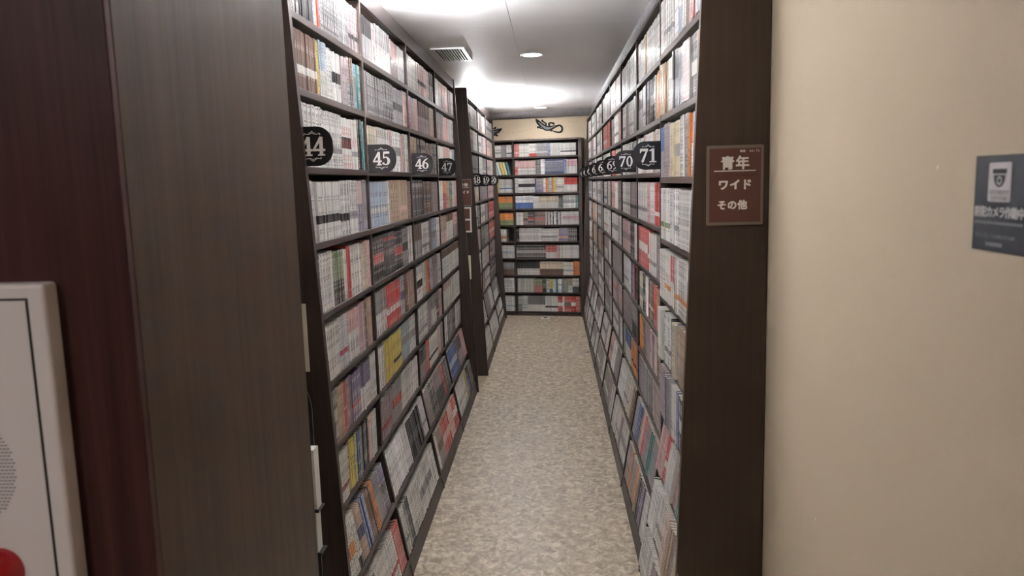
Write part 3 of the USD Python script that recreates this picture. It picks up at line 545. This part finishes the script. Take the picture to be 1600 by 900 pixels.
def digit(ch):
    """Old-face bold figures, one unit tall."""
    if ch == '0': return ell(.3, .5, .29, .5).difference(ell(.3, .5, .145, .43))
    if ch == '1': return unary_union([sbox(.2, 0, .37, 1), stroke([(.28, .95), (.06, .86)], [.1, .05]), sbox(.04, 0, .53, .055)])
    if ch == '4': return unary_union([sbox(.36, 0, .52, .98), stroke([(.42, .94), (.02, .31)], [.11, .07]), sbox(-.01, .25, .64, .34), sbox(.26, 0, .62, .05)])
    if ch == '5':
        bowl = ell(.27, .31, .30, .31).difference(ell(.235, .315, .165, .25)).difference(sbox(-.1, .13, .13, .56))
        return unary_union([bowl, ell(.07, .12, .075, .075), sbox(.1, .86, .54, 1), stroke([(.13, .93), (.09, .55)], [.06, .06]), stroke([(.09, .55), (.22, .60)], [.05, .05])])
    if ch == '6': return unary_union([ell(.3, .31, .295, .31).difference(ell(.305, .3, .145, .25)), curve([(.085, .33), (.12, .6), (.28, .84), (.53, .98)], [.16, .15, .1, .04])])
    if ch == '9': return affinity.rotate(digit('6'), 180, origin=(.3, .5))
    if ch == '7': return unary_union([sbox(.02, .84, .6, 1), Polygon([(.02, .84), (.02, .70), (.06, .70), (.14, .86)]), stroke([(.545, .92), (.21, .07)], [.09, .15])])
    if ch == '8': return unary_union([ell(.3, .745, .25, .255).difference(ell(.3, .76, .125, .185)), ell(.3, .27, .295, .275).difference(ell(.3, .265, .15, .195))])
def flourish():
    one = unary_union([curve([(-.45, -.03), (-.38, .05), (-.22, .0), (-.08, .05), (0, .1)], [.05, .035, .035, .035, .03]), curve([(-.2, .06), (-.12, .12), (0, .17)], [.02, .03, .02]), Point(0, .2).buffer(.035)])
    return unary_union([one, affinity.scale(one, -1, 1, origin=(0, 0))])
def number_sign(num, o, side, label, sz=0.103):
    """A D-shaped plate that sticks out of the shelves, o its lower corner at the face, side +1 if it points right."""
    t = thing('section_sign', label, 'sign', tuple(o))
    h = sz; w = sz * 1.0
    sh = unary_union([sbox(0, 0, w * 0.5, h), sbox(0, 0, w, h).buffer(-h * 0.42).buffer(h * 0.42, 24)])
    if side < 0: sh = affinity.scale(sh, -1, 1, origin=(0, 0))
    F = lambda m, d: frame(m, (0, -d, 0), X, Z, -Y)                  # drawing plane facing the viewer at -y
    part('plate', F(ext(sh, 0.003), 0.0), SIGNBLK, t)
    cx = side * w * 0.475
    dg = unary_union([affinity.translate(digit(c), k * 0.70, 0) for k, c in enumerate(num)])
    b = dg.bounds; s = h * 0.47
    dg = dg.buffer(0.018); dg = affinity.scale(affinity.translate(dg, -(b[0] + b[2]) / 2, -0.5), s, s, origin=(0, 0))
    part('numeral', F(ext(affinity.translate(dg, cx, h * 0.5), 0.0005), 0.0031), SIGNWHT, t)
    fl = affinity.scale(flourish(), h * 0.46, h * 0.38, origin=(0, 0))
    part('ornament', F(ext(affinity.translate(fl, cx, h * 0.80), 0.0005), 0.0031), SIGNWHT, t)
    part('ornament', F(ext(affinity.translate(affinity.scale(fl, 1, -1, origin=(0, 0)), cx, h * 0.20), 0.0005), 0.0031), SIGNWHT, t)
    part('clip', cat([F(bx((side * 0.001, h * q, -0.004), (side * 0.012, h * q + 0.008, -0.0005)), 0) for q in (0.25, 0.65)]), SEAM, t)
def SAY(n):
    tens, one = {4: 'forty', 5: 'fifty', 6: 'sixty', 7: 'seventy'}[n // 10], ['', 'one', 'two', 'three', 'four', 'five', 'six', 'seven', 'eight', 'nine'][n % 10]
    return f'{tens}-{one}' if one else tens
for k, u in enumerate([2.062, 2.884, 3.784, 4.693]):
    number_sign(str(44 + k), (-0.6775 + (0.004 if k else 0.001), u - 0.012, 1.605 if k == 0 else 1.596), 1, f'black round-ended section sign reading {SAY(44 + k)} in white')
for k, u in enumerate([6.122, 6.99, 7.87]):
    number_sign(str(48 + k), (-0.636, u - 0.012, 1.518 if k == 0 else 1.516), 1, f'black round-ended section sign reading {SAY(48 + k)} in white')
for k, u in enumerate([8.70, 7.96, 7.125, 6.29, 5.455, 4.62, 3.785, 2.93]):
    number_sign(str(64 + k), (0.4065, u - 0.014, 1.58 - 0.001 * (7 - k)), -1, f'black round-ended section sign reading {SAY(64 + k)} in white')

# ---------------------------------------------------------------- signs on the panels and the wall
def category_sign(label, o, ex, ez, w, h, rows, small):
    t = thing('shelf_category_sign', label, 'sign', tuple(o))
    n = np.cross(ex, ez)                       # towards the viewer
    F = lambda m, d: frame(m, n * d, ex, ez, n)
    part('board', F(ext(sbox(-w / 2, -h / 2, w / 2, h / 2).buffer(-0.004).buffer(0.004), 0.003), 0.0006), SIGNGRY, t)
    part('face', F(ext(sbox(-w / 2 + 0.007, -h / 2 + 0.008, w / 2 - 0.007, h / 2 - 0.008), 0.0006), 0.0037), SIGNBRN, t)
    for text, size, y, x in rows:
        part('lettering', F(ext(affinity.translate(kana(text, size, 1.06, 3.0 if text == '青年' else 0.0), x, y), 0.0006), 0.0044), SIGNWHT, t)
    part('rule', F(ext(sbox(-w * 0.37, h * 0.175, w * 0.36, h * 0.188), 0.0006), 0.0044), SIGNWHT, t)
    if small:
        m = latin(small, 0.006); m.apply_translation((w * 0.335, h * 0.425, 0)); part('lettering', F(m, 0.0044), SIGNWHT, t)
        part('lettering', F(ext(affinity.translate(kana('棚番', 0.0065), w * 0.13, h * 0.425), 0.0006), 0.0044), SIGNWHT, t)
    return t
category_sign('maroon sign with white Japanese lettering on the right bookcase end panel', (0.4735, 2.05, 1.5245), X, Z, 0.145, 0.205,
              [('青年', 0.034, 0.058, 0.0), ('ワイド', 0.0265, 0.002, 0.0), ('その他', 0.0235, -0.050, -0.006)], '64-71')
category_sign('maroon sign with white Japanese lettering on the end panel before section 48', (-0.685, 6.089, 1.475), X, Z, 0.12, 0.21, [('青年', 0.034, 0.058, 0.0), ('ワイド', 0.0265, 0.002, 0.0)], None)
t = thing('framed_notice', 'white-framed dark notice under the maroon sign before section 48', 'notice', (-0.68, 6.0885, 1.262))
fr = sbox(-0.047, -0.1, 0.047, 0.1)
part('backing', frame(ext(fr, 0.002), (0, 0, 0), X, Z, -Y), SIGNBRN, t)
part('border', frame(ext(fr.difference(sbox(-0.034, -0.086, 0.034, -0.006)).difference(sbox(-0.034, 0.008, 0.034, 0.086)), 0.001), (0, -0.0021, 0), X, Z, -Y), WPAPER, t)
def notice(label, o, w, h):
    t = thing('paper_notice', label, 'notice', tuple(o))
    part('sheet', frame(ext(sbox(-w / 2, -h / 2, w / 2, h / 2), 0.0015), (0, 0, 0), X, Z, -Y), PAPER, t)
notice('narrow cream notice low on the end panel before section 48', (-0.70, 6.0885, 0.885), 0.10, 0.19)
notice('narrow cream notice on the end panel behind the wooden pillar', (-0.722, 2.0285, 1.146), 0.11, 0.187)

t = thing('camera_notice_sticker', 'black security camera sticker with white Japanese lettering on cream wall', 'sticker', (XW, 0.985, 1.5055))
def SF(m, d): return frame(m, (-d, 0, 0), -Y, Z, -X)
sw, shh = 0.160, 0.122
part('sheet', SF(ext(sbox(-sw / 2, -shh / 2, sw / 2, shh / 2), 0.0012), 0.0002), STKBLK, t)
cc = (-0.023, 0.0335)
part('badge', SF(ext(affinity.translate(sbox(-0.0245, -0.0245, 0.0245, 0.0245).buffer(-0.003).buffer(0.003), -0.023, 0.027), 0.0005), 0.0015), STKWHT, t)
camsh = unary_union([sbox(cc[0] - 0.0150, cc[1] + 0.0040, cc[0] + 0.0150, cc[1] + 0.0100), ell(cc[0], cc[1] + 0.0024, 0.0125, 0.0150).intersection(sbox(-1, -1, 1, cc[1] + 0.0026)).difference(ell(cc[0], cc[1] - 0.0045, 0.0058, 0.0054)), ell(cc[0], cc[1] - 0.0045, 0.0034, 0.0032)])
part('camera_symbol', SF(ext(camsh, 0.0004), 0.0021), STKBLK, t)
for txt, y in (('SECURITY', 0.0145), ('SYSTEM', 0.0070)):
    m = latin(txt, 0.0050, 0.0004); m.apply_scale((1.25, 1, 1)); m.apply_translation((cc[0], y, 0)); part('lettering', SF(m, 0.0021), STKGRY, t)
part('lettering', SF(ext(affinity.translate(kana('防犯カメラ作動中', 0.0138, 0.94, 3.0), -0.0215, -0.0105), 0.0005), 0.0015), STKWHT, t)
m = cat([ext(sbox(-0.075 + 0.0056 * k, -0.0262, -0.075 + 0.0056 * k + 0.0043, -0.0228), 0.0004) for k in range(19)]); part('fine_print', SF(m, 0.0015), STKGRY, t)
m = latin('Security Camera in use', 0.0052, 0.0004); m.apply_scale((1.12, 1, 1)); m.apply_translation((-0.028, -0.0415, 0)); part('lettering', SF(m, 0.0015), STKGRY, t)
m = cat([ext(sbox(-0.047 + 0.0062 * k, -0.0540, -0.047 + 0.0062 * k + 0.0050, -0.0495), 0.0004) for k in range(6)]); part('fine_print', SF(m, 0.0015), STKGRY, t)

# ---------------------------------------------------------------- the pillar, the alarm box, the leaflet rack
t = thing('pillar', 'broad walnut-veneered pillar at the left of the aisle entrance', 'pillar', (0, 0, 0))
part('side_panel', bx((-0.565, 0.987, 0), (-0.55, 1.645, CEIL - 0.001), 0.0015), PILLAR, t)
part('front_panel', bx((-2.2, 0.972, 0), (-0.55, 0.9865, CEIL - 0.001), 0.0015), REDSHEEN, t)
part('core', bx((-2.2, 0.987, 0), (-0.5655, 1.630, CEIL - 0.001)), SEAM, t)
part('rear_panel', bx((-2.2, 1.6305, 0), (-0.5655, 1.645, CEIL - 0.001), 0.0015), PILLAR, t)
t = thing('alarm_box', 'ivory emergency alarm box with speaker grille and red lamp on the pillar', 'alarm box', (-0.646, 0.972, 1.438))
def rbox(a, b, r): 
    ps = []
    for k in range(8):
        c = [(a, b)[k >> q & 1][q] + (r if not k >> q & 1 else -r) for q in range(3)]
        s = trimesh.creation.icosphere(2, r); s.apply_translation(c); ps.append(s.vertices)
    return trimesh.Trimesh(np.vstack(ps)).convex_hull
part('housing', rbox((-0.26, -0.031, -0.62), (0, -0.0002, 0), 0.006), PLASTIC, t, smooth=40)
x0, x1, z0, z1 = -0.238, -0.022, -0.602, -0.018
part('panel_gap', frame(ext(sbox(x0, z0, x1, z1).difference(sbox(x0 + .0028, z0 + .0028, x1 - .0028, z1 - .0028)), 0.0006), (0, -0.0310, 0), X, Z, -Y), SEAM, t)
part('cover', frame(ext(sbox(x0 + .0032, z0 + .0032, x1 - .0032, z1 - .0032).buffer(-.002).buffer(.002), 0.0016), (0, -0.0308, 0), X, Z, -Y), PLASTIC, t)
gc, gr = (-0.146, -0.245), 0.084
hx = []
for i in range(-20, 21):
    for j in range(-20, 21):
        x, z = gc[0] + (i + 0.5 * (j % 2)) * 0.0054, gc[1] + j * 0.0048
        if math.hypot(x - gc[0], z - gc[1]) < gr - 0.002: hx.append(frame(ext(sbox(-0.0019, -0.0007, 0.0019, 0.0007), 0.0004), (x, -0.0326, z), X, Z, -Y))
g = part('speaker_grille', frame(lathe([(0, 0), (gr, 0), (gr, 0.0002), (0, 0.0002)], 40), (gc[0], -0.03235, gc[1]), X, Z, -Y), PLASTIC, t)
setd(part('grille_holes', cat(hx), HOLE, t), kind='stuff')
lam = lathe([(0, .024), (.012, .0225), (.022, .0175), (.029, .009), (.031, 0), (0, 0)], 36)
part('indicator_lamp', frame(lam, (-0.098, -0.0324, -0.384), X, Z, -Y), REDLAMP, t, smooth=50, label='round red indicator lamp')

t = thing('leaflet_rack', 'black rack of white leaflets in the gap behind the pillar', 'rack', (0, 0, 0))
prof = unary_union([sbox(-0.90, 0.0, -0.625, 0.98), ell(-0.70, 0.98, 0.075, 0.105).intersection(sbox(-1, 0.98, 0, 2)), sbox(-0.90, 0.98, -0.70, 1.085)])
part('rear_plate', frame(ext(prof, 0.006), (0, 1.90, 0), X, Z, -Y), BLACKPL, t)
for zz in (0.615, 0.731): part('pocket', cat([bx((-0.90, 1.845, zz), (-0.606, 1.893, zz + 0.004)), bx((-0.90, 1.840, zz), (-0.606, 1.8445, zz + 0.008))]), BLACKPL, t)
t = thing('leaflet_stack', 'upper stack of white leaflets in the black rack behind the pillar', 'leaflets', (0, 0, 0))
part('leaflet', bx((-0.80, 1.848, 0.7355), (-0.612, 1.885, 0.893)), WPAPER, t)
t = thing('leaflet_stack', 'lower stack of white leaflets in the black rack behind the pillar', 'leaflets', (0, 0, 0))
part('leaflet', bx((-0.80, 1.848, 0.6195), (-0.616, 1.885, 0.728)), WPAPER, t)

# ---------------------------------------------------------------- ceiling fittings
WHERE = ['round recessed downlight in the middle of the ceiling', 'small round recessed downlight near the end wall', 'round recessed downlight at the near end of the aisle',
         'added unseen fill downlight just behind the camera', 'added unseen fill downlight at the left of the lobby']
for (x, y), lab in zip(LAMPS, WHERE):
    t = thing('downlight', lab, 'light', (x, y, CEIL))
    part('trim_ring', lathe([(0.058, 0.001), (0.058, -0.004), (0.070, -0.006), (0.074, -0.003), (0.074, -0.0006), (0.066, -0.0006), (0.0640, 0.02), (0.0595, 0.02), (0.058, 0.001)], 40), WHITEMETAL, t, smooth=40)
    part('diffuser', lathe([(0, 0.0), (0.0575, 0.0), (0.0575, 0.006), (0, 0.006)], 40), GLOWDIM if y > 8 or y == 1.42 else GLOW, t)
t = thing('air_vent', 'white slatted air vent in the ceiling beside the left bookcase', 'vent', (-0.5985, 4.93, CEIL))
fr = sbox(-0.102, -0.236, 0.102, 0.236)
m = ext(fr.difference(sbox(-0.080, -0.214, 0.080, 0.214)), 0.008); m.apply_translation((0, 0, -0.0085)); part('frame', m, WHITEMETAL, t)
part('duct', bx((-0.094, -0.228, 0.02), (0.094, 0.228, 0.024)), VENTDARK, t)
for k in range(9):
    s = bx((-0.0035, -0.2135, -0.005), (0.0035, 0.2135, 0.005), 0.001); s.apply_translation((-0.0655 + k * 0.0164, 0, -0.003)); part('slat', s, WHITEMETAL, t)
for k, (x, y, ln) in enumerate(((-0.785, 2.70, 1.2), (-0.748, 7.55, 1.0))):
    t = thing('tube_light', f'bare white tube light lying hidden on top of the {("nearer", "farther")[k]} left bookcase', 'light', (x, y, 2.2345))
    part('holder', bx((-0.03, -ln / 2, -0.006), (0.03, ln / 2, 0.012), 0.003), WHITEMETAL, t)
    c = trimesh.creation.cylinder(0.011, ln - 0.06, sections=16); c.apply_transform(trimesh.transformations.rotation_matrix(math.pi / 2, [1, 0, 0])); c.apply_translation((0.0, 0, 0.034)); part('tube', c, TUBEGLOW, t)
    part('socket', cat([bx((-0.014, s * (ln / 2 - 0.029) - 0.004, 0.0115), (0.014, s * (ln / 2 - 0.029) + 0.006, 0.047), 0.002) for s in (-1, 1)]), WHITEMETAL, t)

# ---------------------------------------------------------------- wall geckos, small things
def gecko(label, u, z, turn=None):
    t = thing('gecko_ornament', label, 'wall ornament', tuple(bk(u, 0.1995, z)))
    q = lambda pts: [((x - 620) / 18 * 0.00742, (520 - y) / 18 * 0.0077 - (x - 620) / 18 * 0.00742 * 0.03) for x, y in pts]
    sc = lambda ws: [w / 18 * 0.0076 for w in ws]
    if turn is not None:
        q0, ca, sa = q, math.cos(math.radians(turn)), math.sin(math.radians(turn))
        q = lambda pts: [(-x * ca - y * sa, -x * sa + y * ca) for x, y in q0(pts)]
    body = curve(q([(255, 335), (320, 415), (430, 510), (560, 575), (700, 560), (830, 520), (930, 505), (985, 570), (975, 645), (915, 682), (820, 676), (730, 645)]), sc([34, 110, 130, 140, 100, 52, 46, 50, 52, 46, 38, 22]))
    legs = [curve(q(p), sc(w)) for p, w in (([(520, 500), (525, 440), (470, 410), (430, 375)], [46, 40, 36, 58]), ([(635, 510), (622, 445), (690, 435), (750, 455)], [46, 40, 36, 58]), ([(440, 560), (390, 572), (345, 550), (305, 545)], [46, 36, 34, 58]), ([(690, 590), (685, 625), (670, 640)], [60, 60, 40]))]
    part('body', frame(ext(unary_union([body] + legs), 0.006), (0, 0, 0), BT, Z, -BN), GECKOBLK, t)
    inner = curve(q([(325, 415), (430, 505), (560, 575), (690, 556), (800, 528)]), sc([14, 46, 72, 36, 8]))
    part('inlay', frame(ext(inner, 0.0012), -BN * 0.0061, BT, Z, -BN), GECKOGRY, t)
    for k, p in enumerate(([(505, 455), (485, 440)], [(650, 470), (655, 490)], [(395, 550), (410, 545)])):
        part('leg_inlay', frame(ext(stroke(q(p), sc([26, 22])), 0.0012), -BN * 0.0061, BT, Z, -BN), GECKOGRY, t)
gecko('black and grey gecko ornament on the end wall above the far bookcase', 0.385, 2.165)
gecko('gecko ornament on the end wall, half hidden behind the left bookcase', -0.352, 2.150, -26)

t = thing('leaning_book', 'x', 'book', (0, 0, 0)); stage.RemovePrim(t.GetPath()); counts.pop(('/World', 'leaning_book'))
LB = [('t', 'dark teal'), ('B', 'pale blue'), ('W', 'white'), ('y', 'yellow'), ('c', 'cream'), ('t', 'teal')]
o, ein, eup = CE.axes(2); a = math.radians(15)
uu = CE.U * math.cos(a) + eup * math.sin(a); vv = eup * math.cos(a) - CE.U * math.sin(a)
for k, (code, nm) in enumerate(LB):
    b = dict(o=o + CE.U * (-0.235 + k * 0.0345) + eup * 0.0108 + ein * 0.008, U=uu, I=ein, V=vv, t=0.030 if k % 2 else 0.026, h=0.150, d=0.11, c1=COL[code][1], c2=COL[code][1], ink=(.5, .5, .5), band=(2, 2), seed=(k * 1.3, 0.6, 0))
    t = thing('leaning_book', f'{nm} book leaning left on the half-empty shelf of far bookcase, {ordinal(k + 1)} from left', 'book', tuple(b['o']), group='leaning books on the far bookcase')
    Q, N, S = cover_book(b); pts, F, nn = quads_to_mesh(Q, N); pv = attrs(b, len(pts)); pv['spine'] = S.reshape(-1, 3)
    raw_mesh(str(t.GetPath()) + '/cover', rot(b, pts), F, rot(b, nn), BOOK, pv)
    pg = bx((0.0009, 0.0042, 0.0008), (b['t'] - 0.0009, b['d'] - 0.0015, b['h'] - 0.0025)); M = np.eye(4); M[:3, 0], M[:3, 1], M[:3, 2] = uu, ein, vv; pg.apply_transform(M)
    usdkit.mesh(stage, str(t.GetPath()) + '/page_block', pg, PAGES)
t = thing('floor_outlet', 'small pale floor outlet plate in front of the far bookcase', 'floor outlet', (-0.10, 8.69, 0.0))
part('plate', cat([bx((-0.05, -0.05, 0.0003), (0.05, 0.05, 0.003), 0.001)]), WHITEMETAL, t)
part('cap', frame(lathe([(0, 0), (0.022, 0), (0.020, 0.003), (0, 0.003)], 20), (0, 0, 0.0031), X, Y, Z), SEAM, t)
for k, (x, y) in enumerate(((0.288, 7.62), (0.294, 6.90))):
    t = thing('paper_slip', f'dark paper slip on the floor at the right shelf foot, the {("farther", "nearer")[k]} one', 'paper', (x, y, 0.0003), 20 + 15 * k)
    part('sheet', ext(Polygon([(-0.03, -0.008), (0.022, -0.02), (0.022, 0.02)]), 0.0012), BLACKPL, t)
